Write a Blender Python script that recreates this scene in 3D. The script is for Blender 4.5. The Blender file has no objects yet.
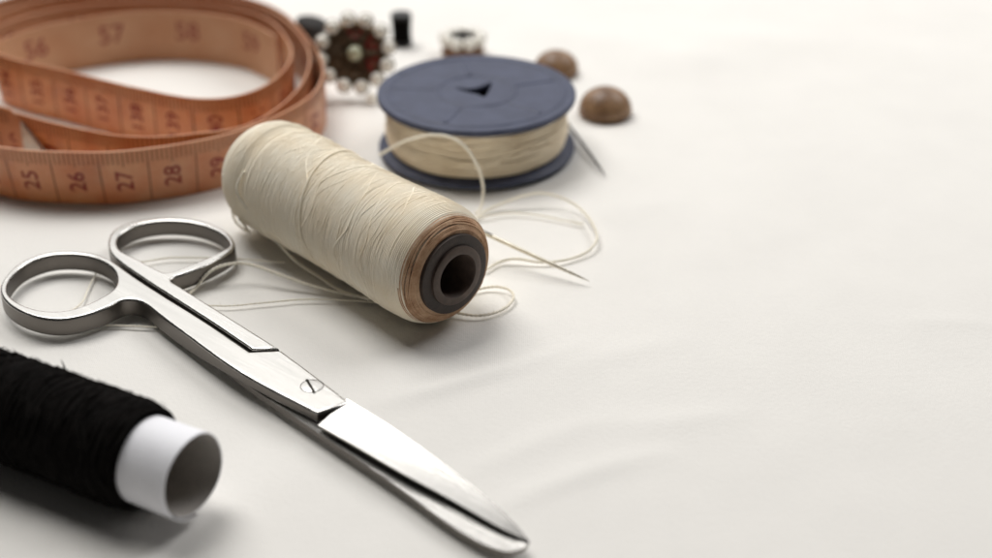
import bpy, math, random
from math import sin, cos, pi, radians
from mathutils import Vector, Matrix, noise
random.seed(7)
S = bpy.context.scene
COL = S.collection
CM = 0.01                                   # everything below is written in centimetres

# ------------------------------------------------------------------ camera
PITCH, CAM_H, FPX = radians(29.7), 14.2, 1500.0
cam_d = bpy.data.cameras.new('camera')
cam = bpy.data.objects.new('camera', cam_d)
COL.objects.link(cam)
cam.location = (0, 0, CAM_H*CM)
cam.rotation_euler = (pi/2 - PITCH, 0, 0)
cam_d.sensor_width = 36.0
cam_d.lens = FPX*36.0/992.0
cam_d.clip_start = 0.01
cam_d.clip_end = 20.0
cam_d.dof.use_dof = True
cam_d.dof.focus_distance = 0.262
cam_d.dof.aperture_fstop = 10.0
cam_d.dof.aperture_blades = 7
S.camera = cam

# ------------------------------------------------------------------ light
W = bpy.data.worlds.new('World')
S.world = W
W.use_nodes = True
bg = W.node_tree.nodes['Background']
bg.inputs['Color'].default_value = (1.0, 0.96, 0.92, 1)
bg.inputs['Strength'].default_value = 0.035

def area(name, loc, target, sx, sy, watts, color):
    d = bpy.data.lights.new(name, 'AREA')
    d.shape = 'RECTANGLE'; d.size = sx*CM; d.size_y = sy*CM
    d.energy = watts; d.color = color
    o = bpy.data.objects.new(name, d)
    COL.objects.link(o)
    o.location = Vector(loc)*CM
    o.rotation_euler = (Vector(target)-Vector(loc)).to_track_quat('-Z', 'Y').to_euler()
    return o
area('window_light', (-14, 96, 40), (-3, 26, 0), 100, 50, 1.95, (1.0, 0.985, 0.96))
area('ceiling_light', (-22, 55, 69), (0, 22, 0), 42, 40, 4.6, (1.0, 0.978, 0.945))
area('side_fill', (52, 64, 66), (14, 22, 0), 44, 44, 3.5, (1.0, 0.99, 0.98))  # added fill that brightens the right of the cloth, no lamp known there

S.view_settings.view_transform = 'Standard'
S.view_settings.look = 'None'
S.view_settings.gamma = 1.0
S.view_settings.exposure = 0.08
S.render.engine = 'CYCLES'
S.render.resolution_x = 1024
S.render.resolution_y = 576

# ------------------------------------------------------------------ helpers
def at(px, py, z=0.0):
    """Point of the table scene (cm) at height z seen at a photograph pixel."""
    u, v = (px-496)/FPX, (279-py)/FPX
    d = Vector((u, cos(PITCH)+v*sin(PITCH), -sin(PITCH)+v*cos(PITCH)))
    return Vector((0, 0, CAM_H)) + d*((z-CAM_H)/d.z)

def mat(name, color, rough=0.5, metal=0.0, var=0.0, scale=8.0, bump=0.0, bscale=40.0, coat=0.0, sheen=0.0, color2=None, sss=0.0, spec=None, stretch=None):
    """Procedural material; scale values are per centimetre."""
    m = bpy.data.materials.new(name)
    m.use_nodes = True
    nt = m.node_tree; N = nt.nodes; L = nt.links
    b = N['Principled BSDF']
    b.inputs['Base Color'].default_value = (*color, 1)
    b.inputs['Roughness'].default_value = rough
    b.inputs['Metallic'].default_value = metal
    b.inputs['Coat Weight'].default_value = coat
    if sheen:
        b.inputs['Sheen Weight'].default_value = sheen
        b.inputs['Sheen Roughness'].default_value = 0.4
    if spec is not None: b.inputs['Specular IOR Level'].default_value = spec
    if sss:
        b.inputs['Subsurface Weight'].default_value = sss
        b.inputs['Subsurface Radius'].default_value = (0.002, 0.0015, 0.001)
        b.inputs['Subsurface Scale'].default_value = 1.0
    tc = N.new('ShaderNodeTexCoord')
    mp = N.new('ShaderNodeMapping')
    L.new(tc.outputs['Object'], mp.inputs['Vector'])
    k = 100.0
    st = stretch or (1, 1, 1)
    mp.inputs['Scale'].default_value = (k*st[0], k*st[1], k*st[2])
    if var or color2:
        n = N.new('ShaderNodeTexNoise')
        n.inputs['Scale'].default_value = scale
        n.inputs['Detail'].default_value = 6
        n.inputs['Roughness'].default_value = 0.6
        L.new(mp.outputs[0], n.inputs['Vector'])
        r = N.new('ShaderNodeValToRGB')
        r.color_ramp.elements[0].position = 0.32
        r.color_ramp.elements[1].position = 0.68
        c2 = color2 or tuple(min(1, c*(1+var)) for c in color)
        c1 = color if color2 else tuple(c*(1-var) for c in color)
        r.color_ramp.elements[0].color = (*c1, 1)
        r.color_ramp.elements[1].color = (*c2, 1)
        L.new(n.outputs['Fac'], r.inputs['Fac'])
        L.new(r.outputs['Color'], b.inputs['Base Color'])
        mr = N.new('ShaderNodeMapRange')
        mr.inputs['To Min'].default_value = max(0.02, rough*0.8)
        mr.inputs['To Max'].default_value = min(1, rough*1.2)
        L.new(n.outputs['Fac'], mr.inputs['Value'])
        L.new(mr.outputs[0], b.inputs['Roughness'])
    if bump:
        n2 = N.new('ShaderNodeTexNoise')
        n2.inputs['Scale'].default_value = bscale
        n2.inputs['Detail'].default_value = 4
        L.new(mp.outputs[0], n2.inputs['Vector'])
        bp = N.new('ShaderNodeBump')
        bp.inputs['Strength'].default_value = bump
        bp.inputs['Distance'].default_value = 0.0002
        L.new(n2.outputs['Fac'], bp.inputs['Height'])
        L.new(bp.outputs[0], b.inputs['Normal'])
    return m

class MB:
    """Collects vertices (cm) and faces; build() links them as ONE mesh object."""
    def __init__(s): s.v = []; s.f = []
    def add(s, verts, faces):
        o = len(s.v)
        s.v += [Vector(p) for p in verts]
        s.f += [tuple(i+o for i in f) for f in faces]
        return s
    def tube(s, pts, r, n=8, caps=True):
        pts = [Vector(p) for p in pts]
        rs = r if isinstance(r, (list, tuple)) else [r]*len(pts)
        t0 = (pts[1]-pts[0]).normalized()
        up = Vector((0, 0, 1)) if abs(t0.z) < 0.9 else Vector((1, 0, 0))
        a = t0.cross(up).normalized()
        vs, fs = [], []
        for i, p in enumerate(pts):
            t = (pts[min(i+1, len(pts)-1)]-pts[max(i-1, 0)])
            if t.length < 1e-9: t = t0
            t.normalize()
            a = (a - t*a.dot(t)).normalized()
            b = t.cross(a)
            for k in range(n):
                q = 2*pi*k/n
                vs.append(p + (a*cos(q)+b*sin(q))*rs[i])
        for i in range(len(pts)-1):
            for k in range(n):
                fs.append((i*n+k, i*n+(k+1) % n, (i+1)*n+(k+1) % n, (i+1)*n+k))
        if caps:
            fs.append(tuple(range(n-1, -1, -1)))
            m = (len(pts)-1)*n
            fs.append(tuple(m+k for k in range(n)))
        return s.add(vs, fs)
    def lathe(s, prof, n=64, M=None, closed=False):
        M = M or Matrix.Identity(4)
        vs, fs = [], []
        for r, z in prof:
            for k in range(n):
                q = 2*pi*k/n
                vs.append(M @ Vector((r*cos(q), r*sin(q), z)))
        m = len(prof)
        for i in range(m if closed else m-1):
            j = (i+1) % m
            for k in range(n):
                fs.append((i*n+k, i*n+(k+1) % n, j*n+(k+1) % n, j*n+k))
        return s.add(vs, fs)
    def sphere(s, c, r, n=20, sz=1.0, M=None):
        prof = [(max(1e-4, r*sin(pi*i/n)), -r*sz*cos(pi*i/n)) for i in range(n+1)]
        T = Matrix.Translation(Vector(c))
        return s.lathe(prof, n*2, (M or Matrix.Identity(4)) @ T)
    def build(s, name, m, parent=None, smooth=True, angle=40):
        me = bpy.data.meshes.new(name)
        off = Vector(parent.matrix_world.translation) if parent else Vector((0, 0, 0))
        if parent:
            off = Vector(parent['_o'])
        me.from_pydata([(p-off)*CM for p in s.v], [], s.f)
        me.validate(); me.update()
        if smooth:
            me.polygons.foreach_set('use_smooth', [True]*len(me.polygons))
            me.set_sharp_from_angle(angle=radians(angle))
        me.materials.append(m)
        o = bpy.data.objects.new(name, me)
        COL.objects.link(o)
        if parent: o.parent = parent
        o['_o'] = off[:]
        return o

def tag(o, label=None, cat=None, group=None, kind=None):
    if label: o['label'] = label
    if cat: o['category'] = cat
    if group: o['group'] = group
    if kind: o['kind'] = kind
    return o
def thing(name, loc, label, cat, group=None):
    o = bpy.data.objects.new(name, None)
    COL.objects.link(o)
    o.location = Vector(loc)*CM
    o.empty_display_size = 0.01
    o['_o'] = Vector(loc)[:]
    return tag(o, label, cat, group)

def smooth_path(P, sub=10, closed=False):
    P = [Vector(p) for p in P]
    n = len(P); out = []
    rng = range(n if closed else n-1)
    for i in rng:
        if closed: a, b, c, d = P[(i-1) % n], P[i], P[(i+1) % n], P[(i+2) % n]
        else: a, b, c, d = P[max(i-1, 0)], P[i], P[i+1], P[min(i+2, n-1)]
        for k in range(sub):
            t = k/sub
            out.append(0.5*((2*b)+(c-a)*t+(2*a-5*b+4*c-d)*t*t+(3*b-a-3*c+d)*t**3))
    if not closed: out.append(P[-1])
    return out

def axis_frame(p, d):
    d = Vector(d).normalized()
    x = d.cross(Vector((0, 0, 1))).normalized()
    y = d.cross(x)
    M = Matrix((x, y, d)).transposed().to_4x4()
    return Matrix.Translation(Vector(p)) @ M

def winding(mb, M, rf, z0, z1, pitch, tr, steps=56, n=5, wob=0.25, seed=0, tilt=0.0):
    """A thread wound round the local z axis from z0 to z1, one helix."""
    turns = (z1-z0)/pitch
    N = int(turns*steps)
    pts = []
    for i in range(N+1):
        q = 2*pi*i/steps
        z = z0 + (z1-z0)*i/N
        t = noise.noise(Vector((q/2/pi*0.9+seed*11, cos(q)*1.3, sin(q)*1.3)))
        t2 = noise.noise(Vector((z*2.5+seed*5, 3.1, cos(q)*0.6)))
        zz = min(max(z + t*pitch*wob*2 + tilt*sin(q+z), z0), z1)
        r = rf(zz) + tr*0.55*t + tr*0.5*t2
        pts.append(M @ Vector((r*cos(q), r*sin(q), zz)))
    mb.tube(pts, tr, n)

def outline(loops, z0, z1, bevel, name='o'):
    """Closed 2-D outlines (first the outside, then holes; world cm) as a solid with rounded edges -> MB"""
    c = bpy.data.curves.new(name, 'CURVE')
    c.dimensions = '2D'; c.fill_mode = 'BOTH'
    c.extrude = (z1-z0)/2 - bevel
    c.bevel_depth = bevel; c.bevel_resolution = 4; c.offset = -bevel
    for lp in loops:
        sp = c.splines.new('POLY')
        sp.points.add(len(lp)-1)
        for p, q in zip(sp.points, lp): p.co = (q[0], q[1], 0, 1)
        sp.use_cyclic_u = True
    return curve_mb(c, (0, 0, (z0+z1)/2))
def curve_mb(c, off=(0, 0, 0)):
    o = bpy.data.objects.new('tmp', c)
    COL.objects.link(o)
    bpy.context.view_layer.update()
    ev = o.evaluated_get(bpy.context.evaluated_depsgraph_get())
    me = ev.to_mesh()
    off = Vector(off)
    mb = MB().add([v.co+off for v in me.vertices], [tuple(p.vertices) for p in me.polygons])
    ev.to_mesh_clear()
    bpy.data.objects.remove(o)
    bpy.data.curves.remove(c)
    return mb
def text_mb(txt, size):
    c = bpy.data.curves.new('t', 'FONT')
    c.body = txt; c.size = size; c.align_x = 'CENTER'; c.align_y = 'CENTER'; c.resolution_u = 3
    c.offset = size*0.012
    return curve_mb(c)

# ------------------------------------------------------------------ the cloth
def cloth_height(x, y):
    h = 0.03*noise.noise(Vector((x*0.10, y*0.10, 1.7)))
    h += 0.004*noise.noise(Vector((x*1.3, y*0.9, 8.8)))
    h += 0.02*noise.noise(Vector((x*0.33+5, y*0.33, 4.2)))
    fade = 1.0
    for (ax, ay, bx, by, w, a) in CREASES:
        dx, dy = bx-ax, by-ay
        L2 = dx*dx+dy*dy
        t = ((x-ax)*dx+(y-ay)*dy)/L2
        if -0.2 < t < 1.2:
            bend = 0.25*sin(t*3.0+ax)
            d = ((x-ax)*dy-(y-ay)*dx)/math.sqrt(L2) + bend
            e = max(0.0, 1-(2*t-1)**2) if 0 <= t <= 1 else 0
            h += 0.65*a*e*math.exp(-(d/w)**2)
    return h
def _c(a, b, w, h):
    p, q = at(*a), at(*b)
    return (p.x, p.y, q.x, q.y, w, h)
CREASES = [_c((345, 402), (600, 340), 0.22, 0.055), _c((470, 515), (690, 452), 0.24, 0.06),
           _c((430, 474), (640, 418), 0.28, 0.045), _c((400, 385), (520, 372), 0.16, 0.04), _c((560, 235), (680, 190), 0.5, 0.05),
           _c((600, 440), (760, 396), 0.3, 0.035), _c((540, 385), (700, 330), 0.35, 0.035),
           _c((620, 75), (780, 30), 1.2, 0.16), _c((500, 22), (720, 66), 0.9, 0.10), _c((660, 20), (990, 60), 1.0, 0.08),
           _c((900, 330), (1010, 318), 0.25, 0.03), _c((20, 520), (150, 545), 0.4, 0.03), _c((40, 345), (130, 335), 0.3, 0.02)]
xs = [-70, -50, -38, -28, -22] + [-18+0.125*i for i in range(289)] + [22, 28, 38, 50, 70]
ys = [-20, 0, 6, 10] + [12+0.125*i for i in range(289)] + [52, 58, 66, 80, 110]
cl = MB()
vs = []
for y in ys:
    for x in xs:
        vs.append((x, y, cloth_height(x, y)-0.042))
nx = len(xs)
cl.add(vs, [(j*nx+i, j*nx+i+1, (j+1)*nx+i+1, (j+1)*nx+i) for j in range(len(ys)-1) for i in range(nx-1)])
CLOTH = mat('white_cotton', (0.815, 0.798, 0.765), 0.9, var=0.02, scale=0.5, bump=0.35, bscale=14, spec=0.15)
nt = CLOTH.node_tree
# woven yarns as fine bump on top of the soft unevenness
wv = []
for d in ('X', 'Y'):
    w = nt.nodes.new('ShaderNodeTexWave'); w.bands_direction = d
    w.inputs['Scale'].default_value = 9.0; w.inputs['Distortion'].default_value = 0.6
    w.inputs['Detail'].default_value = 1
    nt.links.new(nt.nodes['Mapping'].outputs[0], w.inputs['Vector'])
    wv.append(w)
mx = nt.nodes.new('ShaderNodeMath'); mx.operation = 'ADD'
nt.links.new(wv[0].outputs['Fac'], mx.inputs[0]); nt.links.new(wv[1].outputs['Fac'], mx.inputs[1])
b2 = nt.nodes.new('ShaderNodeBump'); b2.inputs['Strength'].default_value = 0.11; b2.inputs['Distance'].default_value = 0.0002
nt.links.new(mx.outputs[0], b2.inputs['Height'])
nt.links.new(nt.nodes['Bump'].outputs[0], b2.inputs['Normal'])
nt.links.new(b2.outputs[0], nt.nodes['Principled BSDF'].inputs['Normal'])
tag(cl.build('tablecloth', CLOTH), 'creased off-white cotton cloth covering the whole table', 'cloth', kind='structure')

# ------------------------------------------------------------------ materials
STEEL = mat('brushed_steel', (0.58, 0.57, 0.55), 0.26, 1.0, var=0.06, scale=1.6, bump=0.16, bscale=9, stretch=(1, 1, 1))
mpn = STEEL.node_tree.nodes['Mapping']
mpn.vector_type = 'TEXTURE'
mpn.inputs['Rotation'].default_value = (0, 0, radians(-40))
mpn.inputs['Scale'].default_value = (0.06, 0.004, 0.01)
SLOT = mat('slot_shade', (0.035, 0.03, 0.025), 0.8, spec=0.1)  # depth shade of screw slot and seam, put into a near-black colour
STEEL_SIDE = mat('shaded_steel_side', (0.17, 0.155, 0.14), 0.38, 1.0, bump=0.1, bscale=40)  # shade of the scissor sides, put into the steel colour
STEEL_DARK = mat('steel_edge', (0.16, 0.15, 0.14), 0.35, 1.0)
CREAM = mat('cream_thread', (0.93, 0.83, 0.66), 0.8, color2=(0.96, 0.90, 0.77), scale=1.4, spec=0.2)
CREAM_LOOSE = mat('cream_loose_thread', (0.95, 0.90, 0.78), 0.75, spec=0.2, bump=0.3, bscale=60)
TAN_END = mat('tan_thread_end', (0.36, 0.19, 0.10), 0.85, color2=(0.62, 0.42, 0.27), scale=3.5, bump=0.8, bscale=22)
CORE = mat('dark_cardboard', (0.045, 0.032, 0.026), 0.65, var=0.35, scale=4, bump=0.4, bscale=25)
CORE_LIP = mat('brown_cardboard', (0.085, 0.058, 0.045), 0.6, var=0.3, scale=5)
BLACK_YARN = mat('black_yarn', (0.0065, 0.0055, 0.005), 0.95, var=0.5, scale=5, bump=0.8, bscale=30, spec=0.08)
PAPER = mat('white_paper', (0.86, 0.865, 0.91), 0.6, var=0.025, scale=2.5, bump=0.15, bscale=12)
BLUE = mat('blue_plastic', (0.044, 0.052, 0.092), 0.5, color2=(0.072, 0.083, 0.135), scale=2.4, bump=0.3, bscale=9, spec=0.3)
BOBTHREAD = mat('bobbin_thread', (0.76, 0.64, 0.47), 0.7, color2=(0.90, 0.80, 0.63), scale=1.2, spec=0.2)
TAPE = mat('orange_tape', (0.54, 0.195, 0.085), 0.42, color2=(0.64, 0.33, 0.19), scale=1.1, bump=0.25, bscale=28, sss=0.18)
TAPE_IN = mat('pale_tape_back', (0.56, 0.28, 0.14), 0.5, color2=(0.62, 0.36, 0.21), scale=0.8, bump=0.25, bscale=28)
INK = mat('red_ink', (0.26, 0.022, 0.016), 0.5)
INK_IN = mat('faded_ink', (0.33, 0.085, 0.05), 0.5)
INK2 = mat('brown_ink', (0.13, 0.045, 0.02), 0.5)
PEARL = mat('pearl', (0.94, 0.91, 0.83), 0.18, coat=0.6, var=0.05, scale=5)
ANTIQUE = mat('antique_metal', (0.16, 0.115, 0.075), 0.42, 0.85, var=0.5, scale=6, bump=0.5, bscale=14)
ENAMEL = mat('red_enamel', (0.36, 0.035, 0.025), 0.28, color2=(0.16, 0.028, 0.02), scale=3, coat=0.4)
BROWN_ENAMEL = mat('brown_enamel', (0.10, 0.062, 0.034), 0.35, color2=(0.17, 0.11, 0.06), scale=3, coat=0.3)
GEM = mat('pale_gem', (0.55, 0.55, 0.38), 0.12, coat=0.8, var=0.1)
HORN = mat('brown_horn', (0.13, 0.06, 0.024), 0.45, color2=(0.34, 0.205, 0.11), scale=2.2, spec=0.5, bump=0.3, bscale=10)
BLACKP = mat('black_plastic', (0.012, 0.012, 0.013), 0.4, var=0.2)
GREY = mat('dark_grey_metal', (0.045, 0.043, 0.042), 0.8, 0.0, var=0.3, spec=0.1)
TIN = mat('tin', (0.55, 0.53, 0.48), 0.35, 1.0, var=0.15, scale=4, bump=0.3)
BROWNB = mat('brown_base', (0.20, 0.10, 0.05), 0.5, var=0.3)

# ------------------------------------------------------------------ tape measure
TW = 1.3
TP = [(-5.35, 34.6), (-6.6, 35.9), (-8.8, 36.4), (-10.8, 35.6), (-11.85, 34.6), (-11.95, 33.7), (-11.2, 33.05), (-10.1, 32.5), (-8.2, 31.45), (-6.5, 30.75),
      (-5.4, 31.2), (-4.85, 32.6), (-5.0, 34.2), (-6.1, 36.2), (-8.8, 37.1), (-11.5, 36.3), (-12.9, 33.8), (-12.2, 31.2),
      (-10.2, 29.85), (-8.6, 29.05), (-7.5, 28.74), (-6.4, 28.88), (-5.2, 29.45), (-4.4, 31.5), (-4.55, 34.0), (-6.0, 36.7), (-8.8, 37.8),
      (-12, 37), (-13.4, 33.5), (-12.6, 30), (-10.5, 28.35), (-8.5, 28.0), (-7.1, 28.2), (-5.6, 28.95), (-4.3, 30.5), (-3.97, 32.2),
      (-4.5, 34.3), (-5.9, 36.9), (-8.8, 38.4), (-12.5, 37.6), (-14.2, 34)]
path2 = smooth_path([Vector((x, y, 0)) for x, y in TP], 14)
def resample(P, step):
    out = [P[0].copy()]; acc = 0.0
    for a, b in zip(P[:-1], P[1:]):
        d = (b-a).length; pos = step-acc
        while pos <= d:
            out.append(a+(b-a)*(pos/d)); pos += step
        acc = (acc+d) % step
    return out
class Ribbon:
    """A tape standing on its edge along path (list of xy); surf(s, v, side) -> point."""
    def __init__(s, path, lean, zb, width=TW, th=0.036):
        s.p = path; s.n = len(path); s.lean = lean; s.zb = zb; s.w = width; s.th = th
        s.step = (path[1]-path[0]).length
        s.L = s.step*(s.n-1)
    def frame(s, t):
        i = min(max(t/s.step, 0), s.n-1.001)
        k = int(i); f = i-k
        p = s.p[k].lerp(s.p[k+1], f)
        tan = lambda j: s.p[min(j+2, s.n-1)]-s.p[max(j-2, 0)]
        d = tan(k).lerp(tan(min(k+1, s.n-1)), f).normalized()
        nrm = Vector((d.y, -d.x, 0))        # outward for a counter-clockwise coil
        return p, d, nrm
    def surf(s, t, v, off):
        p, d, nrm = s.frame(t)
        le = s.lean(p, t); zb = s.zb(p, t)
        up = Vector((0, 0, 1))*math.sqrt(max(0.02, 1-le*le)) + nrm*le
        nn = nrm*math.sqrt(max(0.02, 1-le*le)) - Vector((0, 0, 1))*le
        cup = 0.02*(1-(2*v/s.w-1)**2)
        base = p - nrm*(le*s.w) + Vector((0, 0, zb))
        return base + up*v + nn*(off+cup)
    def mesh(s):
        mb = MB(); h = s.th/2; nv = 5
        ring = [(s.w*k/nv, h) for k in range(nv+1)] + [(s.w*k/nv, -h) for k in range(nv, -1, -1)]
        m = len(ring); vs = []
        for i in range(s.n):
            for v, o in ring: vs.append(s.surf(i*s.step, v, o))
        fs = [(i*m+k, (i+1)*m+k, (i+1)*m+(k+1) % m, i*m+(k+1) % m) for i in range(s.n-1) for k in range(m)]
        fs += [tuple(range(m)), tuple((s.n-1)*m+k for k in range(m-1, -1, -1))]
        return mb.add(vs, fs)
    def stamp(s, mb, tmb, t, vc, side, rot=True):
        """Print a flat text mesh on the outer (side 1) or inner (-1) face."""
        vs = []
        for q in tmb.v:
            du, dv = (-q.y, q.x) if rot else (q.x, q.y)
            vs.append(s.surf(t+du*side, vc+dv, side*(s.th/2+0.006)))
        mb.add(vs, tmb.f)
    def bar(s, mb, t0, t1, v0, v1, side):
        nv = 4 if v1-v0 > 0.5 else 1
        vs, fs = [], []
        for k in range(nv+1):
            v = v0+(v1-v0)*k/nv
            vs += [s.surf(t0, v, side*(s.th/2+0.006)), s.surf(t1, v, side*(s.th/2+0.006))]
        for k in range(nv): fs.append((2*k, 2*k+1, 2*k+3, 2*k+2))
        mb.add(vs, fs)

pp = resample(path2, 0.12)
def near_s(x, y, lo=0, hi=1e9):
    best = min((i for i in range(len(pp)) if lo <= i*0.12 <= hi), key=lambda i: (pp[i]-Vector((x, y, 0))).length)
    return best*0.12
sA0 = near_s(-12.6, 30); sA1 = near_s(-4.3, 30.5, lo=sA0)
def lean_main(p, t):
    if sA0-2 < t < sA1+2:
        e = min(1, (t-sA0+2)/3, (sA1+2-t)/3)
        return 0.15*max(0, e)
    return 0.04*sin(t*0.35)
tape = thing('tape_measure', (-8.5, 33, 0), 'long orange tape measure lying in a loose coil of several turns on its edge', 'tape measure')
rb = Ribbon(pp, lean_main, lambda p, t: cloth_height(p.x, p.y)-0.043)
ro_ = rb.mesh().build('ribbon', TAPE, tape)
ro_.data.materials.append(TAPE_IN)
for i, p in enumerate(ro_.data.polygons):
    if 6 <= i % 12 <= 10: p.material_index = 1
digits, ticks, lines, faded = MB(), MB(), MB(), MB()
glyphs = {}
def glyph(txt, size):
    if (txt, size) not in glyphs: glyphs[(txt, size)] = text_mb(txt, size)
    return glyphs[(txt, size)]
s135 = near_s(-10.75, 32.82, hi=20); sA = near_s(-10.3, 28.3, lo=sA0)
k = 0
while True:
    t = (s135 % 1.0) + k; k += 1
    if t > rb.L-0.6: break
    if t < 0.6: continue
    if t < sA0-4: n = 135+round(t-s135)
    else: n = 24+round(t-sA)
    n = (n-1) % 150+1
    rb.stamp(digits, glyph(str(n), 0.45 if n > 99 else 0.50), t, 0.58, 1)
    rb.bar(lines, t+0.5-0.012, t+0.5+0.012, 0.04, 1.28, 1)
    for j in range(10):
        q = t-0.5+j*0.1
        rb.bar(ticks, q-0.011, q+0.011, 1.30-(0.30 if j != 5 else 0.36), 1.28, 1)
k = 0
while 1.2+1.95*k < rb.L-1:
    t = 1.2+1.95*k; k += 1
    n = 60-k
    rb.stamp(faded, glyph(str(n), 0.66), t, 0.76, -1, rot=False)
digits.build('printed_number', INK, tape)
faded.build('printed_number', INK_IN, tape)
ticks.build('tick_mark', INK2, tape)
lines.build('centimetre_line', INK2, tape)
# the loose outer end with its metal tip, tucked between the front turns
EP = [(-13.2, 31.4), (-12.3, 30.85), (-11.5, 30.5), (-10.75, 30.15), (-10.2, 29.8), (-9.7, 29.4), (-9.35, 29.05)]
ep = resample(smooth_path([Vector((x, y, 0)) for x, y in EP], 14), 0.06)
class CutRibbon(Ribbon):
    """Tape whose last centimetre is cut off on the slant."""
    t_end = 0.06*(len(ep)-1); t_off = 0.0
    def surf(s, t, v, off):
        k = max(0.0, min(1.0, (t+s.t_off-s.t_end+1.45)/1.45))
        return Ribbon.surf(s, t, v*(1-0.80*k), off)
none = lambda p, t: 0.0
CutRibbon(ep[:-15], none, lambda p, t: 0.02).mesh().build('tape_end', TAPE, tape)
te = CutRibbon(ep[-20:], none, lambda p, t: 0.0, width=1.33, th=0.09)
te.t_off = 0.06*(len(ep)-20)
te.mesh().build('metal_tip', TIN, tape)

# ------------------------------------------------------------------ scissors
def loop(pts, z, sub=6):
    return [p.to_2d() for p in smooth_path([at(x, y, z) for x, y in pts], sub, closed=True)]
def poly(pts, z, keep, sub=6):
    """Outline through photograph points at height z; corners listed in keep stay sharp."""
    P = [at(x, y, z) for x, y in pts]
    n = len(P); out = []
    ks = sorted(keep)
    for a, b in zip(ks, ks[1:]+[ks[0]+n]):
        seg = [P[i % n] for i in range(a, b+1)]
        sp = smooth_path(seg, sub) if len(seg) > 2 else seg
        out += sp[:-1]
    return [p.to_2d() for p in out]
ZT = 0.42
sc = thing('sewing_scissors', at(240, 360), 'slim polished steel scissors lying closed on the cloth', 'scissors')
# front handle: ring, shank, and the box over the pivot
Louter = [(317, 413), (240, 372.5), (180, 330), (160, 315), (146, 304), (135, 299.5), (122, 300), (105, 308), (85, 315), (62, 319), (38, 317), (16, 309), (3, 298),
          (0, 287), (6, 275), (20, 262), (42, 253), (66, 250), (90, 252), (108, 258), (115, 262.5), (136, 277.5), (163, 295), (208, 323), (250, 351.5), (281, 350), (315, 375), (350, 402)]
Lhole = [(6.5, 288), (11, 277), (24, 265), (45, 256.5), (66, 254), (88, 256), (104, 262), (114, 270), (117, 280), (113, 289), (101, 297), (84, 305), (63, 310.5), (42, 310), (24, 305), (11, 297)]
lo = poly(Louter, ZT, [0, 24, 25, 27])
hl = loop(Lhole, ZT)
mb = outline([lo, hl], 0.05, ZT, 0.05)
piv0, piv1 = at(190, 320, ZT), at(265, 375, ZT)
ax = (piv1-piv0); axl = ax.length; ax.normalize()
for v in mb.v:                                # the shank thins from below towards the pivot
    t = (v-piv0).dot(ax)/axl
    t = max(0, min(1, t)); t = t*t*(3-2*t)
    if v.z < 0.25: v.z = v.z + t*0.165
hA = mb.build('handle', STEEL, sc, angle=50)
# rear handle
Router = [(279, 347.5), (252, 348.5), (211, 321), (166.5, 292.5), (140, 275.3), (119, 260.5), (110, 251), (108, 241), (112, 231), (124, 223), (143, 218), (166, 216.2), (190, 217.5), (212, 223), (228, 232),
          (235, 243), (230, 251.5), (207, 264.5), (186, 272.5), (173, 277), (172, 281), (182, 287), (232, 318)]
Rhole = [(117, 243), (119, 235), (130, 227.5), (146, 222.5), (166, 220.3), (188, 221.5), (208, 226.5), (222, 234), (229, 242.5), (225, 248), (204, 258.5), (185, 266), (169, 271.5), (160, 270), (138, 258.5), (122, 250.5)]
ro = poly(Router, ZT-0.01, [0, 1])
rh = loop(Rhole, ZT-0.01)
hB = outline([ro, rh], 0.05, ZT-0.02, 0.05).build('handle', STEEL, sc, angle=50)

def blade(edge_l, edge_r, zl, zr, th_l, th_r, name, m, parent):
    """A blade between two edge lines of photograph points with top heights zl/zr and thickness."""
    n = 40
    def samp(pts, zs):
        P = [at(x, y, z) for (x, y), z in zip(pts, zs)]
        sp = smooth_path(P, 20)
        return [sp[int(round(i*(len(sp)-1)/n))] for i in range(n+1)]
    Lp, Rp = samp(edge_l, zl), samp(edge_r, zr)
    vs = []
    m_ = 6
    for i in range(n+1):
        f = i/n
        row = []
        for k in range(m_+1):
            q = Lp[i].lerp(Rp[i], k/m_)
            q = q + Vector((0, 0, -0.012*sin(pi*k/m_)*(1-f)))
            row.append(q)
        bl, br = Lp[i]-Vector((0, 0, th_l*(1-0.5*f))), Rp[i]-Vector((0, 0, th_r*(1-0.5*f)))
        vs += row+[br, bl]
    w = m_+3
    fs = [(i*w+k, i*w+(k+1) % w, (i+1)*w+(k+1) % w, (i+1)*w+k) for i in range(n) for k in range(w)]
    fs += [tuple(range(w-1, -1, -1)), tuple(n*w+k for k in range(w))]
    return MB().add(vs, fs).build(name, m, parent, angle=30)
# upper blade (wide, pale) running from the step by the screw to the point
blade([(318, 425), (355, 446), (400, 472), (450, 499), (500, 527.5), (529, 540.6)],
      [(347, 399), (385, 422), (425, 449.5), (470, 483.5), (508, 516), (529.3, 540.4)],
      [0.31, 0.335, 0.332, 0.306, 0.27, 0.226], [0.41, 0.38, 0.355, 0.315, 0.275, 0.227], 0.04, 0.14, 'blade', STEEL, sc)
# lower blade and its pivot block, showing as a narrow strip
lower_o = [(226, 368), (252, 388), (320, 434), (365, 464), (400, 488), (445, 521), (476, 540.5), (500, 550), (512, 551.5), (523, 548), (528, 543)]
lower_i = [(280, 350), (300, 372), (345, 410), (380, 440), (420, 466), (455, 490), (485, 510), (503, 522), (512, 530), (522, 538), (528.5, 541.5)]
blade(lower_o, lower_i, [0.20, 0.20, 0.205, 0.20, 0.19, 0.18, 0.17, 0.165, 0.165, 0.17, 0.18],
      [0.20, 0.20, 0.21, 0.222, 0.215, 0.208, 0.20, 0.195, 0.19, 0.187, 0.185], 0.13, 0.03, 'blade', STEEL, sc)
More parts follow.
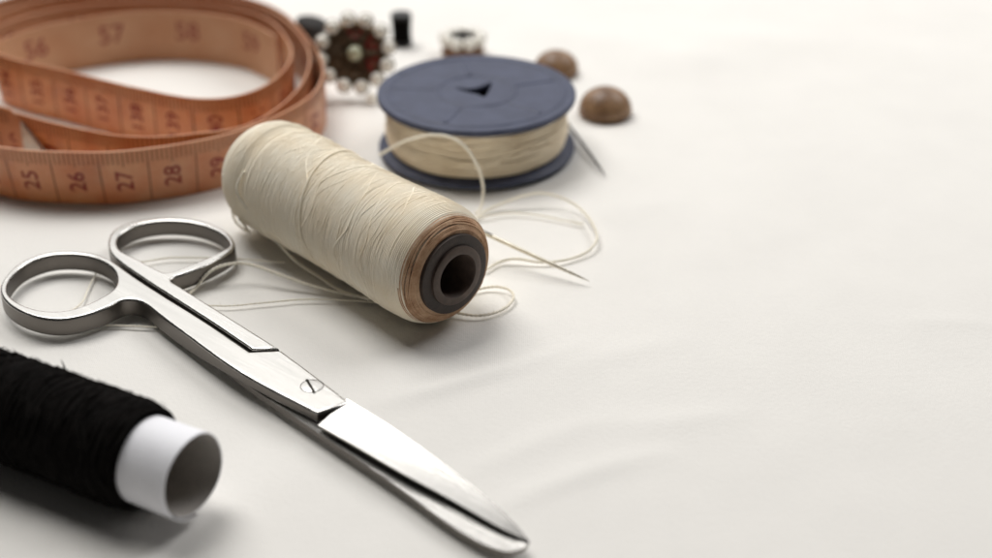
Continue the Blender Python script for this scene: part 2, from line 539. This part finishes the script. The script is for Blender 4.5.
# side faces of both halves are duller, with mirrored shade put into their colour
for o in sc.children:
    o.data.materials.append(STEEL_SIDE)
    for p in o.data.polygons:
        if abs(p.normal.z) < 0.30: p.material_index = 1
# pivot screw, nearly flush, with one slot
pc = at(312, 386, ZT)
scr = MB().lathe([(1e-4, ZT+0.006), (0.15, ZT+0.006), (0.172, ZT+0.002), (0.18, ZT-0.01)], 48, Matrix.Translation((pc.x, pc.y, 0))).build('pivot_screw', STEEL, sc)
MB().lathe([(0.183, ZT+0.0015), (0.196, ZT+0.0015)], 48, Matrix.Translation((pc.x, pc.y, 0))).build('seam', SLOT, scr)
a, b = at(306.5, 379.5, ZT), at(314.5, 393, ZT)
dv = (b-a).normalized(); nv = Vector((-dv.y, dv.x, 0))*0.022
z = Vector((0, 0, 0.0095)); z2 = Vector((0, 0, 0.004))
MB().add([a+nv+z, a-nv+z, b-nv+z, b+nv+z, a+nv+z2, a-nv+z2, b-nv+z2, b+nv+z2], [(0, 1, 2, 3), (0, 4, 5, 1), (1, 5, 6, 2), (2, 6, 7, 3), (3, 7, 4, 0)]).build('slot', SLOT, scr, smooth=False)

# ------------------------------------------------------------------ cream spool
pF, pN = at(259, 167, 1.13), at(450, 272, 1.13)
dA = (pN-pF); LEN = dA.length; dA.normalize()
sp_ = thing('thread_spool', at(350, 250), 'large spool of cream thread on a dark core, lying on its side', 'thread spool')
M = axis_frame(pF, dA)
def r_cream(z):
    f = z/LEN
    r = 1.10+0.02*sin(f*9)+0.015*noise.noise(Vector((z*1.1, 0, 3)))
    if z < 0.75: r -= 0.24*((0.75-z)/0.75)**2.4
    if z > LEN-0.5: r -= 0.20*((z-LEN+0.5)/0.5)**2.2
    if 0.75 < z < 1.15: r -= 0.05*sin(pi*(z-0.75)/0.4)
    return r
MB().lathe([(0.4, 0.0), (0.72, 0.0)]+[(r_cream(z)-0.05, z) for z in [LEN*i/60 for i in range(61)]]+[(0.8, LEN), (0.66, LEN)], 72, M).build('thread_body', CREAM, sp_)
mb = MB()
ZC = LEN-0.13
winding(mb, M, r_cream, 0.0, ZC, 0.033, 0.021, seed=1, wob=0.16)
winding(mb, M, lambda z: r_cream(z)+0.006, 0.1, ZC-0.5, 0.12, 0.016, seed=2, wob=0.8, tilt=0.02)
winding(mb, M, lambda z: r_cream(z)+0.012, 0.2, ZC-0.6, 0.55, 0.016, seed=3, wob=0.7, tilt=0.05)
mb.build('thread_winding', CREAM, sp_)
mb = MB().lathe([(0.60, LEN-0.02), (0.70, LEN+0.05), (0.80, LEN+0.05), (0.86, LEN), (0.93, LEN-0.12), (0.9, LEN-0.2)], 72, M)
winding(mb, M, lambda z: r_cream(z)-0.002, ZC-0.05, LEN+0.0, 0.028, 0.02, seed=4, wob=0.6)
winding(mb, M, lambda z: 0.88-(z-LEN)*1.5, LEN-0.01, LEN+0.05, 0.012, 0.02, seed=9, wob=0.6)
mb.build('thread_end', TAN_END, sp_)
core = MB().lathe([(0.46, LEN-0.3), (0.47, LEN+0.11), (0.50, LEN+0.14), (0.70, LEN+0.15), (0.75, LEN+0.13), (0.755, LEN-0.2)], 64, M).build('core_tube', CORE, sp_)
MB().lathe([(0.395, -0.1), (0.40, LEN+0.18), (0.42, LEN+0.22), (0.53, LEN+0.22), (0.56, LEN+0.20), (0.56, LEN-0.2)], 64, M).build('inner_tube', CORE_LIP, core)
def on_spool(z, deg, lift=0.045):
    q = radians(deg); r = r_cream(z)+lift
    return M @ Vector((r*cos(q), r*sin(q), z))
def sag(P, sub=12): return smooth_path(P, sub)
def ply(mb, P, r=0.03, sub=14):
    """A two-ply thread with its twist, a little uneven, with a few stray fibres."""
    C = resample(sag(P, sub), 0.03)
    sd = random.random()*100
    C = [p+Vector((noise.noise(p*1.3+Vector((sd, 0, 0))), noise.noise(p*1.3+Vector((0, sd, 0))), 0))*0.035 for p in C]
    for ph in (0, pi):
        Q = []
        for i, p in enumerate(C):
            t = (C[min(i+1, len(C)-1)]-C[max(i-1, 0)]).normalized()
            u = t.cross(Vector((0, 0, 1))).normalized(); w = u.cross(t)
            q = i*0.03*2*pi/0.16+ph
            Q.append(p+(u*cos(q)+w*sin(q))*r*0.48)
        mb.tube(Q, [r*0.66*(1+0.12*noise.noise(x*4)) for x in Q], 6)
    for i in range(len(C)//14):
        p = random.choice(C)
        d = Vector((random.uniform(-1, 1), random.uniform(-1, 1), random.uniform(0, 0.8))).normalized()
        mb.tube([p, p+d*0.05, p+d*0.085+Vector((0.015, 0, 0.01))], [0.004, 0.003, 0.001], 3, caps=False)
    return mb
def strand(P, r=0.03): return ply(MB(), P, r)
# local angles: find the one that points up and the one that faces the camera
def ang_of(v):
    l = M.to_3x3().inverted() @ Vector(v)
    return math.degrees(math.atan2(l.y, l.x))
UP = ang_of((0, 0, 1)); sgn = 1 if abs(ang_of((-0.4, -0.9, 0.1))-UP) < 180 and ((ang_of((-0.7, -0.7, 0.0))-UP+540) % 360-180) > 0 else -1
mb = MB()
mb.tube(sag([on_spool(2.2+0.9*k/8, UP+sgn*(-50+165*k/8), 0.03) for k in range(9)]), 0.024, 7)      # long strand slanting over the top
mb.tube(sag([on_spool(0.92+0.2*k/8, UP+sgn*(-80+200*k/8), 0.025) for k in range(9)]), 0.024, 7)
mb.build('loose_strand', CREAM, sp_)
mb = MB()
ply(mb, ([on_spool(0.95, UP+sgn*60), on_spool(1.05, UP+sgn*85, 0.09), at(282, 247, 0.35), at(297, 262, 0.10), at(318, 277, 0.04), at(345, 292, 0.03), at(370, 300, 0.1)]), 0.03)
ply(mb, ([on_spool(0.3, UP+sgn*75), at(231, 205, 0.5), at(236, 222, 0.2), at(248, 232, 0.1), on_spool(0.7, UP+sgn*118, 0.05)]), 0.028)
mb.build('loose_strand', CREAM_LOOSE, sp_)

# ------------------------------------------------------------------ blue bobbin
bc = at(476.5, 90.5, 1.40); bc.z = 0
BR = 2.2
bob = thing('thread_bobbin', bc, 'flat blue plastic bobbin wound with cream thread, lying on its flange', 'bobbin')
def circ(r, n=96, c=bc): return [(c.x+r*cos(2*pi*i/n), c.y+r*sin(2*pi*i/n)) for i in range(n)]
tri = [at(x, y, 1.4).to_2d() for x, y in [(456, 87), (470, 88.2), (480, 86), (491, 82), (489, 88), (484.5, 95.5), (478, 93.2), (468, 91)]]
tri = [p.to_2d() for p in smooth_path([p.to_3d() for p in tri], 4, closed=True)]
fl = outline([circ(BR), tri], 1.25, 1.39, 0.045)
fl.lathe([(BR-0.33, 1.385), (BR-0.29, 1.415), (BR-0.24, 1.415), (BR-0.20, 1.385)], 96, Matrix.Translation(bc))
fl.lathe([(0.80, 1.385), (0.84, 1.412), (0.88, 1.412), (0.92, 1.385)], 96, Matrix.Translation(bc))
for q in (20, 100, 175, 250, 318):
    d = Vector((cos(radians(q)), sin(radians(q)), 0)); n_ = Vector((-d.y, d.x, 0))*0.035
    p, e = bc+d*0.95+Vector((0, 0, 1.383)), bc+d*1.84+Vector((0, 0, 1.383)); u = Vector((0, 0, 0.028))
    fl.add([p-n_*2, p+u-n_, p+u+n_, p+n_*2, e-n_*2, e+u-n_, e+u+n_, e+n_*2], [(0, 1, 5, 4), (1, 2, 6, 5), (2, 3, 7, 6)])
fl.build('flange', BLUE, bob)
MB().lathe([(0.5, 0.02), (BR-0.05, 0.02), (BR, 0.06), (BR, 0.12), (BR-0.05, 0.16), (0.5, 0.16)], 96, Matrix.Translation(bc)).build('flange', BLUE, bob)
MB().lathe([(0.75, 0.15), (0.75, 1.26)], 48, Matrix.Translation(bc)).build('hub', BLACKP, bob)
def r_bob(z): return 2.02-0.04*abs(sin(z*5+0.4))-0.06*(abs(z-0.7)/0.55)**3
T = Matrix.Translation(bc)
mb = MB().lathe([(0.8, 0.17)]+[(r_bob(z)-0.05, z) for z in [0.17+1.07*i/20 for i in range(21)]]+[(0.8, 1.24)], 96, T)
winding(mb, T, r_bob, 0.19, 1.22, 0.045, 0.027, steps=90, seed=5, wob=0.6)
winding(mb, T, lambda z: r_bob(z)+0.015, 0.22, 1.20, 0.13, 0.025, steps=90, seed=6, wob=0.9, tilt=0.10)
winding(mb, T, lambda z: r_bob(z)+0.02, 0.30, 1.12, 0.27, 0.025, steps=90, seed=8, wob=0.9, tilt=0.16)
mb.build('thread_winding', BOBTHREAD, bob)
strand([at(379, 155, 0.60), at(392, 148, 0.85), at(407, 140.5, 1.15), at(428, 135.5, 1.5), at(448, 137, 1.55), at(463, 145, 1.4), at(474, 158, 1.1), at(481, 174, 0.7), at(483.5, 192, 0.3), at(481, 207, 0.05), at(476, 214, 0.04)], 0.032).build('loose_end', CREAM_LOOSE, bob)

# ------------------------------------------------------------------ black yarn on a paper tube
qN, qF = at(194, 476, 0.82), at(0, 404, 0.82)
dB = (qN-qF).normalized()
LB = 7.5
M2 = axis_frame(qN-dB*LB, dB)
by = thing('thread_tube', qN-dB*3, 'black yarn wound on a white paper tube with one bare open end', 'thread spool')
LY = LB-0.88
def r_blk(z):
    r = 0.80+0.03*noise.noise(Vector((z*1.7, 2, 0)))
    if z > LY-0.25: r -= 0.07*((z-LY+0.25)/0.25)**2
    return r
mb = MB().lathe([(0.69, 0)]+[(r_blk(z)-0.05, z) for z in [LY*i/50 for i in range(51)]]+[(0.69, LY+0.01)], 64, M2)
winding(mb, M2, r_blk, 0, LY, 0.05, 0.03, seed=11, wob=0.7)
winding(mb, M2, lambda z: r_blk(z)+0.02, 0.1, LY-0.05, 0.21, 0.028, seed=12, wob=0.9, tilt=0.12)
winding(mb, M2, lambda z: r_blk(z)+0.025, LY-0.1, 0.1, -0.33, 0.028, seed=13, wob=0.9, tilt=0.15)
mb.build('yarn_winding', BLACK_YARN, by)
fz = MB()
for i in range(2000):
    z = random.uniform(0.5, LY-0.02)-max(0, random.gauss(0, 0.3)); q = random.uniform(0, 2*pi)
    r = r_blk(z)+0.03
    L_ = random.choice([0.03, 0.04, 0.05, 0.06, 0.08])*0.7
    q2 = q+random.uniform(-0.12, 0.12); z2 = z+random.uniform(-0.12, 0.12)
    P = [Vector((r*cos(q), r*sin(q), z)), Vector(((r+L_*0.7)*cos((q+q2)/2), (r+L_*0.7)*sin((q+q2)/2), z+(z2-z)*0.3)), Vector(((r+L_*0.85)*cos(q2), (r+L_*0.85)*sin(q2), z2))]
    fz.tube([M2 @ p for p in P], [0.005, 0.004, 0.002], 3, caps=False)
tuft = at(64, 366, 1.45)
fz.tube([tuft-Vector((0, 0, 0.14)), tuft, tuft+Vector((-0.03, 0, 0.12))], [0.02, 0.015, 0.004], 4)
fz.build('yarn_fuzz', BLACK_YARN, by)
# the tube: one rolled sheet whose free edge overlaps at the bottom
inv = M2.to_3x3().inverted()
dn = inv @ Vector((0.0, 0, -1)); qd = math.atan2(dn.y, dn.x)
n_ = 90; turns = 1.13
vs = []
for i in range(n_+1):
    f = i/n_
    q = qd + (f-0.02)*2*pi*turns - radians(38)
    r = 0.64 + 0.05*f + (0.055*max(0, (f-0.90)/0.10)**2)
    for (rr, zz) in ((r, LB-3.0), (r, LB), (r-0.022, LB), (r-0.022, LB-3.0)):
        w = 0.012*sin(q*3)
        vs.append(M2 @ Vector((rr*cos(q), rr*sin(q), zz+(w if zz == LB else 0))))
fs = [(i*4+k, (i+1)*4+k, (i+1)*4+(k+1) % 4, i*4+(k+1) % 4) for i in range(n_) for k in range(4)]
fs += [(0, 1, 2, 3), (n_*4+3, n_*4+2, n_*4+1, n_*4)]
pt = MB().add(vs, fs).build('paper_tube', PAPER, by)
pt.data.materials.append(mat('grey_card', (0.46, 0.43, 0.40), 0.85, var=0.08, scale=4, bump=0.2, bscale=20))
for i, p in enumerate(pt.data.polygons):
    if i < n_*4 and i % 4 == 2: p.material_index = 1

# ------------------------------------------------------------------ needles
def needle(p0, p1, label, m, r=0.036):
    p0, p1 = Vector(p0), Vector(p1)
    o = thing('sewing_needle', (p0+p1)/2, label, 'needle', 'sewing needles')
    d = p1-p0
    pts = [p0+d*f for f in (0, 0.02, 0.2, 0.45, 0.7, 0.85, 0.95, 0.985, 1.0)]
    MB().tube(pts, [r*0.5, r*0.95, r*1.0, r, r*0.9, r*0.7, r*0.35, r*0.15, 0.002], 10).build('shaft', m, o)
    e0, e1 = p0+d*0.05, p0+d*0.19
    side = d.cross(Vector((0, 0, 1))).normalized(); up = side.cross(d).normalized()
    q = [e0-side*r*0.45, e1-side*r*0.45, e1+side*r*0.45, e0+side*r*0.45]
    MB().add([v+up*r*1.02 for v in q], [(0, 1, 2, 3)]).build('eye', STEEL_DARK, o)
NEEDLE_DARK = mat('dark_needle', (0.02, 0.017, 0.014), 0.6, 0.0, spec=0.2)  # near-black and non-metallic, darker than the other needle
STEEL_N = mat('needle_steel', (0.72, 0.68, 0.58), 0.3, 1.0, var=0.1)
needle(at(470, 226.5, 0.55), at(590, 281.5, 0.06), 'needle with its head hidden behind the cream spool, point towards the viewer', STEEL_N, r=0.046)
needle(at(566, 121, 0.12), at(606, 176, 0.03), 'needle sticking out from under the blue bobbin', NEEDLE_DARK, r=0.032)

# ------------------------------------------------------------------ threads lying on the cloth
def thread(P, label, r=0.03):
    tag(strand([at(x, y, z) for x, y, z in P], r).build('loose_thread', CREAM_LOOSE), label, 'thread', 'loose threads on the cloth')
g = 0.035
thread([(470, 224, g), (484, 212, g), (503, 203, 0.1), (522, 196, 0.22), (541, 193, 0.26), (560, 197, 0.2), (577, 206, 0.16), (590, 220, 0.14), (597, 236, 0.12), (592, 247, 0.08), (578, 256, g), (560, 261, g), (540, 262, g), (518, 259, 0.07), (500, 262, g), (484, 270, g)],
       'pale thread curling in a wide open loop beyond the needle')
thread([(470, 219, g), (485, 216.5, 0.05), (505, 213.5, g), (525, 213.5, g), (548, 216.5, g), (568, 221, g), (584, 224, 0.05)], 'faint thread running straight across inside the wide loop', 0.02)
thread([(452, 312, g), (475, 315, g), (494, 313, g), (508, 306, g), (514, 297, 0.06), (509, 290, 0.06), (497, 287, 0.05), (484, 288, g), (470, 292, g)], 'short thread loop poking out beneath the open end of the cream spool', 0.028)
thread([(175, 287, g), (190, 283, 0.05), (206, 276.5, g)], 'short thread piece beside the rear handle of the scissors', 0.03)
thread([(188, 296, g), (197, 287, 0.06), (206, 275, 0.22), (219, 266.5, 0.32), (238, 263.5, 0.34), (258, 267, 0.30), (282, 275, 0.22), (310, 285, 0.12), (340, 293, 0.06), (372, 299, 0.05), (392, 301, g)],
       'thread arching up from the scissor shank towards the cream spool', 0.03)
thread([(150, 303.5, g), (185, 305, g), (225, 306, g), (262, 303, g), (300, 299.5, g), (340, 299.5, g), (380, 303, g)], 'thin taut thread crossing behind the scissors', 0.016)
thread([(70, 312, g), (84, 301, g), (88, 291, g), (92, 280, g), (101, 268, g), (118, 262, g), (140, 262, g), (170, 258, g), (205, 258, g), (240, 259, g), (285, 262, g)], 'thin thread passing beneath both scissor rings', 0.018)
thread([(74, 316, g), (84, 322, g), (100, 324.5, g), (130, 326, g), (165, 327, g), (196, 327, g)], 'thin thread peeking out below the front scissor handle', 0.018)

# ------------------------------------------------------------------ buttons and trimmings at the back
def radial(c, normal):
    n = Vector(normal).normalized()
    x = Vector((1, 0, 0)); x = (x-n*x.dot(n)).normalized()
    y = n.cross(x)
    return Matrix.Translation(Vector(c)) @ Matrix((x, y, n)).transposed().to_4x4()
bp = at(356, 99, 0)
MBt = radial((bp.x, bp.y+0.30, 1.06), (0.05, -0.93, 0.38))
br = thing('jewelled_button', bp, 'upright round button with pearl rim and red enamel around a pale gem', 'button')
MB().lathe([(1e-3, -0.10), (0.60, -0.10), (0.74, -0.08), (0.78, -0.03), (0.70, 0.04), (0.60, 0.03), (0.30, -0.03), (1e-3, -0.03)], 64, MBt).build('backing', ANTIQUE, br)
mb = MB()
for k in range(6):                            # curved enamel petals between raised wires
    a0 = 2*pi*k/6
    P = []
    for j in range(9):
        a = a0+0.10+(2*pi/6-0.20)*j/8
        P.append((a, 0.58))
    ring = [MBt @ Vector((0.27*cos(a0+pi/6), 0.27*sin(a0+pi/6), 0.02))]+[MBt @ Vector((r*cos(a), r*sin(a), 0.055)) for a, r in P]
    mid = MBt @ Vector((0.45*cos(a0+pi/6), 0.45*sin(a0+pi/6), 0.085))
    vs = [mid]+ring
    mb.add(vs, [(0, i, i+1) for i in range(1, len(ring))]+[(0, len(ring), 1)])
pe = mb.build('enamel_petals', ENAMEL, br)
pe.data.materials.append(BROWN_ENAMEL)
per = len(pe.data.polygons)//6
for i, p in enumerate(pe.data.polygons):
    if i//per in (2, 3, 4): p.material_index = 1  # left and bottom petals get a darker, browner colour
mb = MB()
for k in range(6):
    a = 2*pi*k/6
    mb.tube([MBt @ Vector((r*cos(a), r*sin(a), 0.03+0.05*sin(pi*(r-0.2)/0.5))) for r in (0.2, 0.35, 0.5, 0.66)], 0.04, 8)
    mb.sphere((0.5*cos(a+pi/6), 0.5*sin(a+pi/6), 0.08), 0.055, 8, M=MBt)
mb.build('metal_wires', ANTIQUE, br)
MB().lathe([(0.30, -0.02), (0.30, 0.05), (0.26, 0.12), (0.2, 0.12), (0.19, 0.05)], 40, MBt).build('gem_setting', ANTIQUE, br)
MB().sphere((0, 0, 0.10), 0.185, 14, M=MBt).build('gem', GEM, br)
for k in range(12):
    a = 2*pi*(k+0.35)/12
    cx, cy = 0.81*cos(a), 0.81*sin(a)
    s_ = MB().lathe([(0.02, -0.12), (0.15, -0.11), (0.20, -0.05), (0.19, 0.0), (0.15, -0.02)], 20, MBt @ Matrix.Translation((cx, cy, 0))).build('pearl_cup', ANTIQUE, br)
    MB().sphere((cx, cy, 0.085), 0.168, 12, M=MBt).build('pearl', PEARL, s_)

pb = at(372, 99, 0.1)
o = thing('pearl_bead', (pb.x, pb.y, 0), 'single small pearl bead at the foot of the upright jewelled button', 'bead')
MB().lathe([(0.125*sin(pi*i/16)+0.012, 0.13-0.125*cos(pi*i/16)) for i in range(17)]+[(0.012, 0.005)], 28, Matrix.Translation((pb.x, pb.y, 0))).build('bead', PEARL, o)

# pearl-topped button lying flat behind the bobbin
pc = at(463, 54, 0)
o = thing('pearl_button', pc, 'pearl cluster button with brown base lying flat just behind the blue bobbin', 'button')
T = Matrix.Translation(pc)
MB().lathe([(1e-3, 0.0), (0.50, 0.0), (0.56, 0.06), (0.52, 0.22), (0.58, 0.30), (0.5, 0.34), (1e-3, 0.34)], 48, T).build('base', BROWNB, o)
for k in range(9):
    a = 2*pi*k/9+0.2
    MB().sphere((pc.x+0.47*cos(a), pc.y+0.47*sin(a), 0.43), 0.165, 12).build('pearl', PEARL, o)
MB().lathe([(0.30, 0.40), (0.26, 0.53), (0.16, 0.55), (0.12, 0.48), (1e-3, 0.46)], 32, T).build('centre_setting', GREY, o)

def dome(px, py, rw, h, label):
    p = at(px, py, 0)
    o = thing('domed_button', p, label, 'button', 'brown domed buttons')
    prof = [(1e-3, 0.0), (rw*0.86, 0.0), (rw*0.97, 0.05), (rw, 0.10)]
    prof += [(max(1e-3, rw*cos(pi/2*i/14)), 0.10+(h-0.10)*sin(pi/2*i/14)) for i in range(1, 15)]
    MB().lathe(prof, 56, Matrix.Translation(p)).build('dome', HORN, o)
    MB().lathe([(rw*0.90, -0.0), (rw*0.985, 0.015), (rw*1.01, 0.05), (rw*0.985, 0.085)], 56, Matrix.Translation(p)).build('rim', BROWNB, o)
dome(605, 113, 0.63, 0.64, 'brown domed button standing alone right of the blue bobbin')
dome(556, 72, 0.56, 0.56, 'brown domed button half hidden behind the blue bobbin')

# small black bobbin and grey stud in the far background
p = at(402, 44, 0)
o = thing('black_spool', p, 'tiny black thread spool standing behind the jewelled button', 'thread spool')
T = Matrix.Translation(p)
MB().lathe([(0.06, 0.0), (0.26, 0.0), (0.28, 0.03), (0.28, 0.08), (0.2, 0.11)], 32, T).build('flange', BLACKP, o)
MB().lathe([(0.2, 0.73), (0.28, 0.75), (0.28, 0.81), (0.26, 0.84), (0.06, 0.84)], 32, T).build('flange', BLACKP, o)
mb = MB().lathe([(0.05, 0.1), (0.22, 0.1), (0.22, 0.74), (0.05, 0.74)], 32, T)
winding(mb, T, lambda z: 0.235, 0.11, 0.73, 0.05, 0.028, steps=32, seed=21)
mb.build('thread_winding', BLACK_YARN, o)

p = at(308, 49, 0)
o = thing('grey_stud', p, 'dark grey metal stud with one pearl, half hidden behind the tape coil', 'stud')
T = Matrix.Translation(p) @ Matrix.Rotation(radians(12), 4, 'Y')
MB().lathe([(1e-3, 0.0), (0.38, 0.0), (0.40, 0.05), (0.38, 0.12), (0.36, 0.62), (0.42, 0.68), (0.42, 0.76), (0.36, 0.80), (1e-3, 0.80)], 40, T).build('stud_body', GREY, o)
MB().sphere((p.x-0.02, p.y-0.42, 0.36), 0.13, 12).build('pearl', PEARL, o)

for o in list(bpy.data.objects):
    if '_o' in o: del o['_o']
